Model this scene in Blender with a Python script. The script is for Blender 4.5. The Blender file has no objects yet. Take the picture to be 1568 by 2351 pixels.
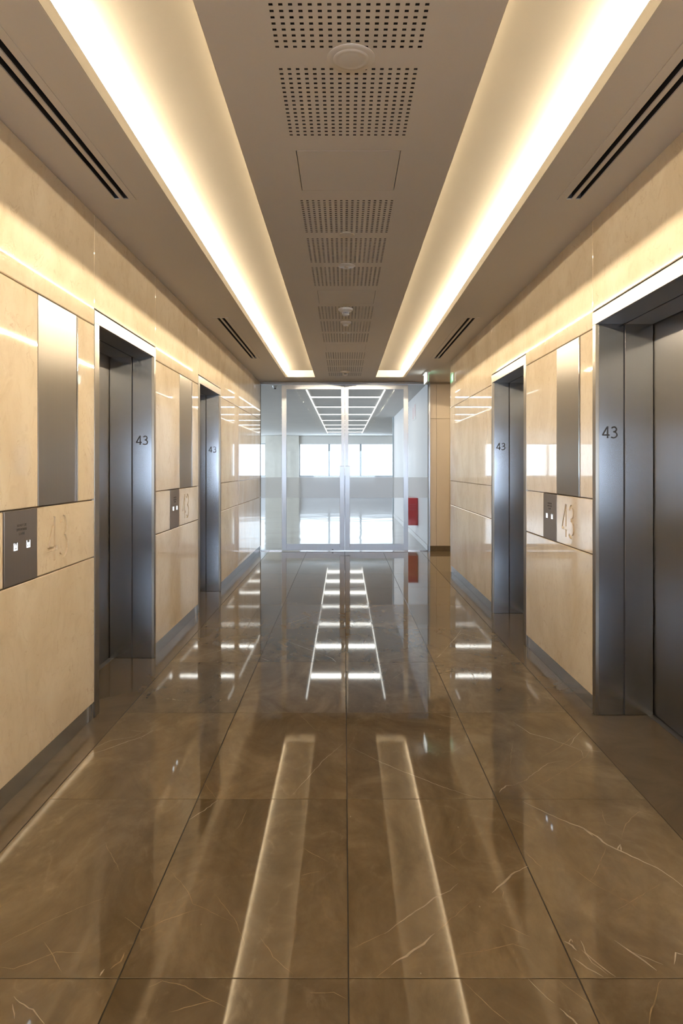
import bpy, bmesh, math, random
from mathutils import Vector
random.seed(7)
S = bpy.context.scene
C = S.collection
PI = math.pi

# ------------------------------------------------------------------ camera, world, exposure
F = 1568.0                      # focal length in pixels of the 1568 x 2351 frame
HC = 1.40                       # eye height
cd = bpy.data.cameras.new('camera'); cam = bpy.data.objects.new('camera', cd); C.objects.link(cam)
cam.location = (0, 0, HC); cam.rotation_euler = (PI/2, 0, 0)
cd.sensor_width = 36; cd.lens = F/2351*36
cd.shift_x = -6/2351; cd.shift_y = -103.5/2351
cd.clip_start = 0.05; cd.clip_end = 200
S.camera = cam
S.view_settings.view_transform = 'Standard'; S.view_settings.look = 'None'
S.view_settings.gamma = 1.0; S.view_settings.use_curve_mapping = False
S.view_settings.exposure = 1.08
try:
    S.cycles.max_bounces = 14; S.cycles.diffuse_bounces = 8; S.cycles.glossy_bounces = 8
    S.cycles.transparent_max_bounces = 16; S.cycles.use_denoising = True; S.cycles.use_adaptive_sampling = False; S.cycles.denoising_prefilter = 'ACCURATE'
    S.cycles.sample_clamp_indirect = 3.0; S.cycles.caustics_reflective = False
except Exception: pass
SKY_RGB = (0.78, 0.865, 1.0); SKY_FRONT = 1.7; SKY_SIDE = 11.0; SKY_BACK = 14.0
LED_RGB = (1.0, 0.815, 0.57); LED_OUTER = 235.0; LED_INNER = 32.0
OFFICE_RGB = (1.0, 0.97, 0.92); OFFICE_STRENGTH = 7.0
w = bpy.data.worlds.new('sky'); S.world = w; w.use_nodes = True
bg = w.node_tree.nodes['Background']; bg.inputs[0].default_value = (*SKY_RGB, 1)
tc = w.node_tree.nodes.new('ShaderNodeTexCoord'); sx = w.node_tree.nodes.new('ShaderNodeSeparateXYZ'); mr = w.node_tree.nodes.new('ShaderNodeMapRange')
w.node_tree.links.new(tc.outputs['Generated'], sx.inputs[0]); w.node_tree.links.new(sx.outputs[1], mr.inputs[0])
mr.inputs[1].default_value = 0.5; mr.inputs[2].default_value = 0.9; mr.inputs[3].default_value = 0.0; mr.inputs[4].default_value = SKY_FRONT-SKY_SIDE
m2_ = w.node_tree.nodes.new('ShaderNodeMapRange'); w.node_tree.links.new(sx.outputs[1], m2_.inputs[0]); ad = w.node_tree.nodes.new('ShaderNodeMath'); ad.operation = 'ADD'
for i_, v_ in enumerate((-0.8, -0.3, SKY_BACK, SKY_SIDE)): m2_.inputs[i_+1].default_value = v_
w.node_tree.links.new(mr.outputs[0], ad.inputs[0]); w.node_tree.links.new(m2_.outputs[0], ad.inputs[1])
w.node_tree.links.new(ad.outputs[0], bg.inputs[1])      # sky raised behind and at the sides to push more daylight inside

def portal(x0, x1, y0, y1, z0, z1, rot):
    # sky portals in the window openings: they only help Cycles sample the daylight
    l = bpy.data.lights.new('daylight_portal', 'AREA'); l.shape = 'RECTANGLE'; l.cycles.is_portal = True
    l.size = (x1-x0) if x1-x0 > 0.01 else (y1-y0); l.size_y = z1-z0
    o = bpy.data.objects.new('daylight_portal', l); C.objects.link(o); o.location = ((x0+x1)/2, (y0+y1)/2, (z0+z1)/2); o.rotation_euler = rot
portal(-1.30, 1.32, -5.38, -5.38, 0.72, 2.10, (PI/2, 0, PI))
portal(-2.04, 2.30, 30.98, 30.98, 0.965, 2.47, (PI/2, 0, 0)); portal(-9.4, -3.56, 30.98, 30.98, 0.965, 2.47, (PI/2, 0, 0))
for a_, b_ in ((12.5, 17.9), (18.6, 24.0), (24.7, 30.1)): portal(-10.89, -10.89, a_, b_, 0.6, 2.6, (PI/2, 0, -PI/2))

# ------------------------------------------------------------------ materials
def newmat(name):
    m = bpy.data.materials.new(name); m.use_nodes = True
    return m, m.node_tree, m.node_tree.nodes['Principled BSDF']
def nd(nt, t, **kw):
    n = nt.nodes.new(t)
    for k, v in kw.items():
        if isinstance(v, (int, float, str, bool)) and hasattr(n, k): setattr(n, k, v)
        else: n.inputs[k].default_value = v
    return n
def ramp(nt, src, stops):
    r = nt.nodes.new('ShaderNodeValToRGB'); e = r.color_ramp.elements
    while len(e) > len(stops): e.remove(e[-1])
    while len(e) < len(stops): e.new(0.5)
    for i, (p, c) in enumerate(stops):
        e[i].position = p; e[i].color = (*c, 1) if len(c) == 3 else c
    nt.links.new(src, r.inputs[0]); return r
def mixc(nt, fac, a, b, mode='MIX'):
    m = nt.nodes.new('ShaderNodeMix'); m.data_type = 'RGBA'; m.blend_type = mode
    for sock, v in ((m.inputs[0], fac), (m.inputs[6], a), (m.inputs[7], b)):
        if isinstance(v, bpy.types.NodeSocket): nt.links.new(v, sock)
        elif isinstance(v, (int, float)): sock.default_value = v
        else: sock.default_value = (*v, 1)
    return m.outputs[2]
def mth(nt, op, a, b=0.0, c=None):
    m = nt.nodes.new('ShaderNodeMath'); m.operation = op
    for i, v in enumerate((a, b) if c is None else (a, b, c)):
        if isinstance(v, bpy.types.NodeSocket): nt.links.new(v, m.inputs[i])
        else: m.inputs[i].default_value = v
    return m.outputs[0]
def simple(name, rgb, rough=0.5, metal=0.0, var=0.04, scale=6.0, spec=None):
    m, nt, p = newmat(name)
    g = nd(nt, 'ShaderNodeNewGeometry'); n = nd(nt, 'ShaderNodeTexNoise', Scale=scale, Detail=3.0)
    nt.links.new(g.outputs['Position'], n.inputs['Vector'])
    lo = tuple(max(0, c*(1-var)) for c in rgb); hi = tuple(min(1, c*(1+var)) for c in rgb)
    r = ramp(nt, n.outputs[0], [(0.3, lo), (0.7, hi)])
    nt.links.new(r.outputs[0], p.inputs['Base Color'])
    p.inputs['Roughness'].default_value = rough; p.inputs['Metallic'].default_value = metal
    if spec is not None: p.inputs['Specular IOR Level'].default_value = spec
    return m
def emit(name, rgb, s):
    m = bpy.data.materials.new(name); m.use_nodes = True; nt = m.node_tree; nt.nodes.clear()
    e = nt.nodes.new('ShaderNodeEmission'); o = nt.nodes.new('ShaderNodeOutputMaterial')
    e.inputs[0].default_value = (*rgb, 1); e.inputs[1].default_value = s; nt.links.new(e.outputs[0], o.inputs[0])
    return m

def stone_mat():
    m, nt, p = newmat('cream_marble')
    g = nd(nt, 'ShaderNodeNewGeometry'); oi = nd(nt, 'ShaderNodeObjectInfo')
    off = nt.nodes.new('ShaderNodeVectorMath'); off.operation = 'ADD'
    sc = nt.nodes.new('ShaderNodeVectorMath'); sc.operation = 'SCALE'; sc.inputs[3].default_value = 40.0
    cmb = nt.nodes.new('ShaderNodeCombineXYZ'); nt.links.new(oi.outputs['Random'], cmb.inputs[0]); nt.links.new(oi.outputs['Random'], cmb.inputs[2])
    nt.links.new(cmb.outputs[0], sc.inputs[0]); nt.links.new(g.outputs['Position'], off.inputs[0]); nt.links.new(sc.outputs[0], off.inputs[1])
    mp = nd(nt, 'ShaderNodeMapping'); mp.inputs['Scale'].default_value = (1.0, 1.1, 0.75); mp.inputs['Rotation'].default_value = (0.7, 0, 0)
    nt.links.new(off.outputs[0], mp.inputs[0])
    n1 = nd(nt, 'ShaderNodeTexNoise', Scale=2.2, Detail=6.0, Roughness=0.6, Distortion=0.6)
    n2 = nd(nt, 'ShaderNodeTexNoise', Scale=9.0, Detail=8.0, Roughness=0.65, Distortion=1.2)
    n3 = nd(nt, 'ShaderNodeTexNoise', Scale=3.6, Detail=5.0, Roughness=0.55, Distortion=1.6)
    for n in (n1, n2, n3): nt.links.new(mp.outputs[0], n.inputs['Vector'])
    r1 = ramp(nt, n1.outputs[0], [(0.3, (0.70, 0.59, 0.43)), (0.55, (0.79, 0.69, 0.535)), (0.75, (0.85, 0.765, 0.62))])
    r2 = ramp(nt, n2.outputs[0], [(0.30, (0.70, 0.62, 0.52)), (0.48, (1, 1, 1)), (0.62, (1.0, 1.0, 1.0))])
    base = mixc(nt, 0.28, r1.outputs[0], r2.outputs[0], 'MULTIPLY')
    v = mth(nt, 'ABSOLUTE', mth(nt, 'SUBTRACT', n3.outputs[0], 0.5))
    rv = ramp(nt, v, [(0.0, (1, 1, 1)), (0.007, (0.25, 0.25, 0.25)), (0.018, (0, 0, 0))])
    mask = ramp(nt, n2.outputs[0], [(0.45, (0, 0, 0)), (0.62, (1, 1, 1))])
    vm = mth(nt, 'MULTIPLY', mth(nt, 'MULTIPLY', rv.outputs[0], mask.outputs[0]), 0.60)
    nt.links.new(mixc(nt, vm, base, (0.52, 0.38, 0.25)), p.inputs['Base Color'])
    p.inputs['Roughness'].default_value = 0.03; p.inputs['IOR'].default_value = 1.72
    return m

def floor_mat():
    m, nt, p = newmat('brown_marble')
    g = nd(nt, 'ShaderNodeNewGeometry'); sep = nt.nodes.new('ShaderNodeSeparateXYZ'); nt.links.new(g.outputs['Position'], sep.inputs[0])
    ix = mth(nt, 'FLOOR', mth(nt, 'DIVIDE', mth(nt, 'SUBTRACT', sep.outputs[0], 0.012), 0.630))
    iy = mth(nt, 'FLOOR', mth(nt, 'DIVIDE', mth(nt, 'SUBTRACT', sep.outputs[1], 1.870), 1.0095))
    cmb = nt.nodes.new('ShaderNodeCombineXYZ'); nt.links.new(ix, cmb.inputs[0]); nt.links.new(iy, cmb.inputs[1])
    wn = nt.nodes.new('ShaderNodeTexWhiteNoise'); nt.links.new(cmb.outputs[0], wn.inputs[0])
    sc = nt.nodes.new('ShaderNodeVectorMath'); sc.operation = 'SCALE'; sc.inputs[3].default_value = 30.0
    nt.links.new(wn.outputs['Color'], sc.inputs[0])
    off = nt.nodes.new('ShaderNodeVectorMath'); off.operation = 'ADD'
    nt.links.new(g.outputs['Position'], off.inputs[0]); nt.links.new(sc.outputs[0], off.inputs[1])
    mp = nd(nt, 'ShaderNodeMapping'); mp.inputs['Rotation'].default_value = (0, 0, 0.6); mp.inputs['Scale'].default_value = (1.5, 0.9, 1.0)
    nt.links.new(off.outputs[0], mp.inputs[0])
    n1 = nd(nt, 'ShaderNodeTexNoise', Scale=2.4, Detail=8.0, Roughness=0.62, Distortion=0.8)
    n2 = nd(nt, 'ShaderNodeTexNoise', Scale=14.0, Detail=8.0, Roughness=0.7, Distortion=0.5)
    n3 = nd(nt, 'ShaderNodeTexNoise', Scale=1.1, Detail=4.0, Roughness=0.45, Distortion=0.2)
    n4 = nd(nt, 'ShaderNodeTexNoise', Scale=1.9, Detail=4.0, Roughness=0.5, Distortion=0.3)
    for n in (n1, n2, n3, n4): nt.links.new(mp.outputs[0], n.inputs['Vector'])
    r1 = ramp(nt, n1.outputs[0], [(0.28, (0.130, 0.097, 0.056)), (0.5, (0.200, 0.152, 0.090)), (0.72, (0.290, 0.228, 0.142))])
    r2 = ramp(nt, n2.outputs[0], [(0.3, (0.72, 0.70, 0.68)), (0.55, (1, 1, 1)), (0.75, (1.2, 1.18, 1.1))])
    base = mixc(nt, 0.35, r1.outputs[0], r2.outputs[0], 'MULTIPLY')
    tv = ramp(nt, wn.outputs['Value'], [(0.0, (0.80, 0.80, 0.82)), (1.0, (1.16, 1.14, 1.08))])
    base = mixc(nt, 1.0, base, tv.outputs[0], 'MULTIPLY')
    va = mth(nt, 'ABSOLUTE', mth(nt, 'SUBTRACT', n3.outputs[0], 0.5))
    ra = ramp(nt, va, [(0.0, (1, 1, 1)), (0.0035, (0.3, 0.3, 0.3)), (0.010, (0, 0, 0))])
    vb = mth(nt, 'ABSOLUTE', mth(nt, 'SUBTRACT', n4.outputs[0], 0.46))
    rb = ramp(nt, vb, [(0.0, (1, 1, 1)), (0.003, (0.3, 0.3, 0.3)), (0.009, (0, 0, 0))])
    msk = ramp(nt, n2.outputs[0], [(0.42, (0, 0, 0)), (0.60, (1, 1, 1))])
    msk2 = ramp(nt, n1.outputs[0], [(0.45, (0, 0, 0)), (0.62, (1, 1, 1))])
    fa = mth(nt, 'MULTIPLY', mth(nt, 'MULTIPLY', ra.outputs[0], msk.outputs[0]), 0.16)
    fb = mth(nt, 'MULTIPLY', mth(nt, 'MULTIPLY', rb.outputs[0], msk2.outputs[0]), 0.16)
    col = mixc(nt, fa, base, (0.46, 0.36, 0.24)); col = mixc(nt, fb, col, (0.40, 0.25, 0.11))
    # small pale flecks
    vo = nt.nodes.new('ShaderNodeTexVoronoi'); vo.inputs['Scale'].default_value = 9.0; nt.links.new(mp.outputs[0], vo.inputs['Vector'])
    fl = ramp(nt, vo.outputs['Distance'], [(0.0, (1, 1, 1)), (0.03, (1, 1, 1)), (0.045, (0, 0, 0))])
    wm = nt.nodes.new('ShaderNodeSeparateColor'); nt.links.new(vo.outputs['Color'], wm.inputs[0])
    fm = mth(nt, 'GREATER_THAN', wm.outputs[0], 0.86)
    col = mixc(nt, mth(nt, 'MULTIPLY', mth(nt, 'MULTIPLY', fl.outputs[0], fm), 0.6), col, (0.5, 0.42, 0.3))
    nt.links.new(col, p.inputs['Base Color'])
    p.inputs['Roughness'].default_value = 0.038; p.inputs['IOR'].default_value = 1.58
    return m

def steel_mat(name, rgb, rough, wav=0.02, an=0.92):
    m, nt, p = newmat(name)
    g = nd(nt, 'ShaderNodeNewGeometry')
    mp = nd(nt, 'ShaderNodeMapping'); mp.inputs['Scale'].default_value = (160, 160, 0.5); nt.links.new(g.outputs['Position'], mp.inputs[0])
    n = nd(nt, 'ShaderNodeTexNoise', Scale=1.0, Detail=4.0); nt.links.new(mp.outputs[0], n.inputs['Vector'])
    r = ramp(nt, n.outputs[0], [(0.25, tuple(c*0.96 for c in rgb)), (0.75, tuple(min(1, c*1.03) for c in rgb))])
    nt.links.new(r.outputs[0], p.inputs['Base Color'])
    p.inputs['Metallic'].default_value = 1.0
    p.inputs['Anisotropic'].default_value = an; p.inputs['Anisotropic Rotation'].default_value = 0.25
    tg = nt.nodes.new('ShaderNodeCombineXYZ'); tg.inputs[0].default_value = 0.01; tg.inputs[1].default_value = 0.02; tg.inputs[2].default_value = 1.0
    nt.links.new(tg.outputs[0], p.inputs['Tangent'])
    rr = ramp(nt, n.outputs[0], [(0.2, (rough*0.95,)*3), (0.8, (rough*1.05,)*3)]); nt.links.new(rr.outputs[0], p.inputs['Roughness'])
    n2 = nd(nt, 'ShaderNodeTexNoise', Scale=2.6, Detail=1.0); nt.links.new(g.outputs['Position'], n2.inputs['Vector'])
    bp = nt.nodes.new('ShaderNodeBump'); bp.inputs['Strength'].default_value = wav; bp.inputs['Distance'].default_value = 0.3
    nt.links.new(n2.outputs[0], bp.inputs['Height']); nt.links.new(bp.outputs[0], p.inputs['Normal'])
    return m

def glass_mat(name, tint):
    m = bpy.data.materials.new(name); m.use_nodes = True; nt = m.node_tree; nt.nodes.clear()
    o = nt.nodes.new('ShaderNodeOutputMaterial'); mx = nt.nodes.new('ShaderNodeMixShader')
    t = nt.nodes.new('ShaderNodeBsdfTransparent'); t.inputs[0].default_value = (*tint, 1)
    gl = nt.nodes.new('ShaderNodeBsdfGlossy'); gl.inputs['Roughness'].default_value = 0.0; gl.inputs[0].default_value = (0.95, 0.97, 0.97, 1)
    fr = nt.nodes.new('ShaderNodeFresnel'); fr.inputs[0].default_value = 1.22
    nt.links.new(fr.outputs[0], mx.inputs[0]); nt.links.new(t.outputs[0], mx.inputs[1]); nt.links.new(gl.outputs[0], mx.inputs[2]); nt.links.new(mx.outputs[0], o.inputs[0])
    return m
def film_mat():
    m = bpy.data.materials.new('frosted_film'); m.use_nodes = True; nt = m.node_tree; nt.nodes.clear()
    o = nt.nodes.new('ShaderNodeOutputMaterial'); mx = nt.nodes.new('ShaderNodeMixShader'); m2 = nt.nodes.new('ShaderNodeMixShader')
    t = nt.nodes.new('ShaderNodeBsdfTransparent'); tr = nt.nodes.new('ShaderNodeBsdfTranslucent'); d = nt.nodes.new('ShaderNodeBsdfDiffuse')
    tr.inputs[0].default_value = (0.96, 0.96, 0.97, 1); d.inputs[0].default_value = (0.95, 0.95, 0.96, 1)
    mx.inputs[0].default_value = 0.10; nt.links.new(tr.outputs[0], mx.inputs[1]); nt.links.new(d.outputs[0], mx.inputs[2])
    m2.inputs[0].default_value = 0.38; nt.links.new(t.outputs[0], m2.inputs[1]); nt.links.new(mx.outputs[0], m2.inputs[2]); nt.links.new(m2.outputs[0], o.inputs[0])
    return m

def office_floor_mat():
    m, nt, p = newmat('sealed_floor')
    g = nd(nt, 'ShaderNodeNewGeometry')
    n = nd(nt, 'ShaderNodeTexNoise', Scale=1.3, Detail=6.0); nt.links.new(g.outputs['Position'], n.inputs['Vector'])
    r = ramp(nt, n.outputs[0], [(0.3, (0.24, 0.215, 0.18)), (0.7, (0.36, 0.33, 0.285))]); nt.links.new(r.outputs[0], p.inputs['Base Color'])
    p.inputs['Roughness'].default_value = 0.10; p.inputs['IOR'].default_value = 1.45
    n2 = nd(nt, 'ShaderNodeTexNoise', Scale=0.9, Detail=2.0); nt.links.new(g.outputs['Position'], n2.inputs['Vector'])
    bp = nt.nodes.new('ShaderNodeBump'); bp.inputs['Strength'].default_value = 0.035; bp.inputs['Distance'].default_value = 0.3
    nt.links.new(n2.outputs[0], bp.inputs['Height']); nt.links.new(bp.outputs[0], p.inputs['Normal'])
    return m

M = dict(
    stone=stone_mat(), floor=floor_mat(),
    border=None,
    vein=simple('marble_vein', (0.56, 0.48, 0.36), 0.06, var=0.15, scale=30),
    vein_dim=simple('marble_vein_dim', (0.34, 0.25, 0.14), 0.06, var=0.25, scale=30),
    grout=simple('grout', (0.030, 0.027, 0.025), 0.7),
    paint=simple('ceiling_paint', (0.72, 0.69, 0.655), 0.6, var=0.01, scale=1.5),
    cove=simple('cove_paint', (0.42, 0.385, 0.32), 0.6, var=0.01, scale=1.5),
    plenum=simple('dark_void', (0.03, 0.028, 0.025), 0.8),
    gap=simple('joint_shadow_gap', (0.36, 0.28, 0.19), 0.7),
    steel=steel_mat('brushed_steel', (0.56, 0.60, 0.66), 0.20, 0.010, 0.96),
    steel_door=steel_mat('brushed_steel_door', (0.28, 0.275, 0.275), 0.32, 0.006, 0.95),
    steel_panel=steel_mat('brushed_steel_panel', (0.34, 0.32, 0.285), 0.36, 0.002, 0.96),
    steel_call=steel_mat('bronze_steel_plate', (0.33, 0.30, 0.275), 0.40, 0.002),
    steel_bright=steel_mat('polished_steel_edge', (0.72, 0.74, 0.77), 0.12, 0.0),
    alu=steel_mat('satin_aluminium', (0.50, 0.54, 0.60), 0.36, 0.0),
    dark=simple('dark_grey_paint', (0.05, 0.05, 0.055), 0.5),
    white=simple('white_plastic', (0.80, 0.79, 0.78), 0.35),
    offwhite=simple('cream_plastic', (0.62, 0.56, 0.46), 0.4),
    cream=simple('cream_wall_panel', (0.66, 0.56, 0.43), 0.35, var=0.015, scale=2),
    offwall=simple('office_wall_paint', (0.56, 0.55, 0.55), 0.5, var=0.01, scale=2),
    offceil=simple('office_ceiling_tile', (0.64, 0.64, 0.63), 0.7, var=0.02, scale=2),
    offheader=simple('roller_blind_fabric', (0.80, 0.79, 0.76), 0.7, var=0.02, scale=2),
    offsill=simple('spandrel_paint', (0.80, 0.82, 0.88), 0.5, var=0.02, scale=2),
    column=simple('column_plaster', (0.72, 0.70, 0.64), 0.6, var=0.06, scale=3),
    mull=simple('window_frame_paint', (0.42, 0.48, 0.52), 0.4),
    offfloor=office_floor_mat(),
    glass=glass_mat('clear_glass', (0.965, 0.985, 0.98)), glass_win=glass_mat('window_glass', (0.97, 0.985, 0.99)),
    film=film_mat(),
    red=simple('red_paint', (0.52, 0.012, 0.02), 0.35, var=0.05), redhose=simple('red_hose_rubber', (0.40, 0.02, 0.03), 0.5, var=0.2, scale=40),
    redtext=simple('red_lettering', (0.60, 0.10, 0.12), 0.5),
    green=emit('green_sign_glow', (0.10, 0.75, 0.36), 0.8), signwhite=emit('white_sign_glow', (0.93, 1.0, 0.95), 1.5),
    button=emit('button_light', (0.80, 0.90, 1.0), 4.0),
    led_outer=emit('led_warm_bright', LED_RGB, LED_OUTER), led_inner=emit('led_warm', LED_RGB, LED_INNER),
    passage_fill=emit('passage_fill_panel', (1.0, 0.83, 0.62), 11.0),
    office_track=emit('office_light_rail', OFFICE_RGB, 1.6),
    office_light=emit('office_light_panel', OFFICE_RGB, OFFICE_STRENGTH),
)
def border_mat():
    m, nt, p = newmat('brown_marble_border')
    g = nd(nt, 'ShaderNodeNewGeometry'); n = nd(nt, 'ShaderNodeTexNoise', Scale=3.0, Detail=8.0, Roughness=0.65, Distortion=0.8)
    nt.links.new(g.outputs['Position'], n.inputs['Vector'])
    r = ramp(nt, n.outputs[0], [(0.3, (0.100, 0.073, 0.043)), (0.7, (0.150, 0.110, 0.066))]); nt.links.new(r.outputs[0], p.inputs['Base Color'])
    p.inputs['Roughness'].default_value = 0.12; p.inputs['IOR'].default_value = 1.5
    return m
M['border'] = border_mat()

# ------------------------------------------------------------------ mesh helpers
class MB:
    def __init__(self): self.v = []; self.f = []; self.m = []; self.mats = []; self.sm = False
    def mi(self, mat):
        if mat not in self.mats: self.mats.append(mat)
        return self.mats.index(mat)
    def box(self, x0, x1, y0, y1, z0, z1, mat):
        x0, x1 = sorted((x0, x1)); y0, y1 = sorted((y0, y1)); z0, z1 = sorted((z0, z1)); b = len(self.v)
        self.v += [(x0,y0,z0),(x1,y0,z0),(x1,y1,z0),(x0,y1,z0),(x0,y0,z1),(x1,y0,z1),(x1,y1,z1),(x0,y1,z1)]
        i = self.mi(mat)
        for q in ((0,3,2,1),(4,5,6,7),(0,1,5,4),(1,2,6,5),(2,3,7,6),(3,0,4,7)):
            self.f.append(tuple(b+k for k in q)); self.m.append(i)
        return self
    def cbox(self, x0, x1, y0, y1, z0, z1, mat, bev=0.003):
        """box with chamfered edges"""
        bm = bmesh.new(); bmesh.ops.create_cube(bm, size=1.0)
        for v in bm.verts:
            v.co = Vector(((x0+x1)/2 + v.co.x*abs(x1-x0), (y0+y1)/2 + v.co.y*abs(y1-y0), (z0+z1)/2 + v.co.z*abs(z1-z0)))
        bmesh.ops.bevel(bm, geom=bm.edges[:], offset=bev, segments=1, affect='EDGES')
        self.add(bm, mat); return self
    def add(self, bm, mat):
        b = len(self.v); bm.verts.index_update(); i = self.mi(mat)
        self.v += [tuple(v.co) for v in bm.verts]
        for f in bm.faces: self.f.append(tuple(b+v.index for v in f.verts)); self.m.append(i)
        bm.free()
    def quad(self, a, b_, c, d, mat):
        b = len(self.v); self.v += [a, b_, c, d]; self.f.append((b, b+1, b+2, b+3)); self.m.append(self.mi(mat))
    def lathe(self, prof, cx, cy, mat, n=40):
        """profile [(r, z)...] turned about the vertical axis through cx, cy"""
        b = len(self.v); i = self.mi(mat)
        for r, z in prof:
            for k in range(n):
                a = 2*PI*k/n; self.v.append((cx+r*math.cos(a), cy+r*math.sin(a), z))
        for j in range(len(prof)-1):
            for k in range(n):
                k2 = (k+1) % n; self.f.append((b+j*n+k, b+j*n+k2, b+(j+1)*n+k2, b+(j+1)*n+k)); self.m.append(i)
        self.f.append(tuple(b+(len(prof)-1)*n+k for k in range(n))); self.m.append(i)
        self.f.append(tuple(b+k for k in reversed(range(n)))); self.m.append(i)
        self.sm = True
        return self
    def disc_x(self, prof, cy, cz, mat, n=48):
        """profile [(r, x)...] turned about the axis along X through cy, cz"""
        b = len(self.v); i = self.mi(mat)
        for r, x in prof:
            for k in range(n):
                a = 2*PI*k/n; self.v.append((x, cy+r*math.cos(a), cz+r*math.sin(a)))
        for j in range(len(prof)-1):
            for k in range(n):
                k2 = (k+1) % n; self.f.append((b+j*n+k, b+j*n+k2, b+(j+1)*n+k2, b+(j+1)*n+k)); self.m.append(i)
        self.f.append(tuple(b+(len(prof)-1)*n+k for k in range(n))); self.m.append(i)
        self.f.append(tuple(b+k for k in reversed(range(n)))); self.m.append(i)
        self.sm = True
        return self
    def build(self, name, parent=None, origin=None):
        me = bpy.data.meshes.new(name)
        ox, oy, oz = origin or (0, 0, 0)
        me.from_pydata([(x-ox, y-oy, z-oz) for x, y, z in self.v], [], self.f)
        for mt in self.mats: me.materials.append(mt)
        for p, i in zip(me.polygons, self.m): p.material_index = i
        me.update()
        bm = bmesh.new(); bm.from_mesh(me); bmesh.ops.recalc_face_normals(bm, faces=bm.faces[:]); bm.to_mesh(me); bm.free()
        if self.sm:
            try: me.shade_smooth(); me.set_sharp_from_angle(angle=math.radians(35))
            except Exception: pass
        o = bpy.data.objects.new(name, me); C.objects.link(o); o.location = (ox, oy, oz)
        if parent is not None:
            o.parent = parent
            wl_ = Vector((0, 0, 0)); pp = parent
            while pp is not None: wl_ += pp.location; pp = pp.parent
            o.location = Vector((ox, oy, oz))-wl_
        return o
def tag(o, label=None, cat=None, group=None, kind=None):
    if label: o['label'] = label
    if cat: o['category'] = cat
    if group: o['group'] = group
    if kind: o['kind'] = kind
    return o
def empty(name, loc, label, cat, group=None):
    o = bpy.data.objects.new(name, None); C.objects.link(o); o.location = loc; o.empty_display_size = 0.1
    return tag(o, label, cat, group)
def part(mb, name, parent, label=None):
    o = mb.build(name, parent)           # world coordinates in, parent-relative out
    if label: o['label'] = label
    return o
def struct(mb, name, label, cat=None):
    return tag(mb.build(name), label, cat or name.split('_')[0], kind='structure')

# geometry of the lobby
XL, XR = -1.393, 1.420          # faces of the stone walls
ZC = 2.81                       # ceiling
YB, YG = -5.4, 11.37            # window behind, glass front

# ------------------------------------------------------------------ floor
TW, TL, X0, Y0 = 0.630, 1.0095, 0.012, 1.870
fl = MB()
fl.box(XL-0.42, 5.0, YB, YG, -0.05, -0.003, M['grout'])
xs = [X0-2*TW, X0-TW, X0, X0+TW, X0+2*TW]
g = 0.0017
for i in range(4):
    for k in range(-8, 10):
        ya, yb = Y0+k*TL, Y0+(k+1)*TL
        ya, yb = max(ya, YB), min(yb, YG)
        if yb-ya < 0.02: continue
        fl.cbox(xs[i]+g, xs[i+1]-g, ya+g, yb-g, -0.02, 0.0, M['floor'], 0.0008)
# border strips; run into the lift recesses
fl.box(XL-0.42, xs[0]-g, YB, YG, -0.02, 0.0, M['border'])
fl.box(xs[4]+g, XR+0.40, YB, 9.13, -0.02, 0.0, M['border'])
for a, b in ((9.13, 9.945), (9.948, YG)): fl.box(xs[4]+g, 2.4, a, b, -0.02, 0.0, M['floor'])
fl.box(2.403, 5.0, 9.13, YG, -0.02, 0.0, M['floor'])
# veins: polylines on the floor plane, laid as inlays in the marble
def fpt(px, py):
    Y = HC*F/(py-1072.0); return ((px-790.0)*Y/F, Y)
def vein(pts, ox, oy, wmm, mat, seed=0):
    rnd = random.Random(seed); P = [Vector(fpt(ox+x/1.96, oy+y/1.96)) for x, y in pts]
    Q = []
    for a, b in zip(P, P[1:]):
        n = max(2, int((b-a).length/0.018))
        for k in range(n):
            t = k/n; Q.append(a.lerp(b, t) + Vector((rnd.uniform(-1, 1), rnd.uniform(-1, 1)))*0.0022)
    Q.append(P[-1]); L = len(Q)-1; mi = fl.mi(mat); base = len(fl.v); wv = 1.0
    for i, q in enumerate(Q):
        d = (Q[min(i+1, L)]-Q[max(i-1, 0)]); d = d.normalized() if d.length > 0 else Vector((1, 0)); nn = Vector((-d.y, d.x))
        wv = 0.75*wv+0.25*rnd.uniform(0.25, 1.8)
        wd = wmm*0.00036*wv*min(1.0, 0.15+2.6*min(i, L-i)/max(L, 1))
        for s in (-1, 1):
            p = q+nn*wd*s; fl.v.append((p.x, p.y, 0.0003))
    for i in range(L):
        fl.f.append((base+2*i, base+2*i+1, base+2*i+3, base+2*i+2)); fl.m.append(mi)
W_, D_ = M['vein'], M['vein_dim']
R2 = (768, 1600); R1 = (0, 1600); R3 = (400, 1250)
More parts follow.
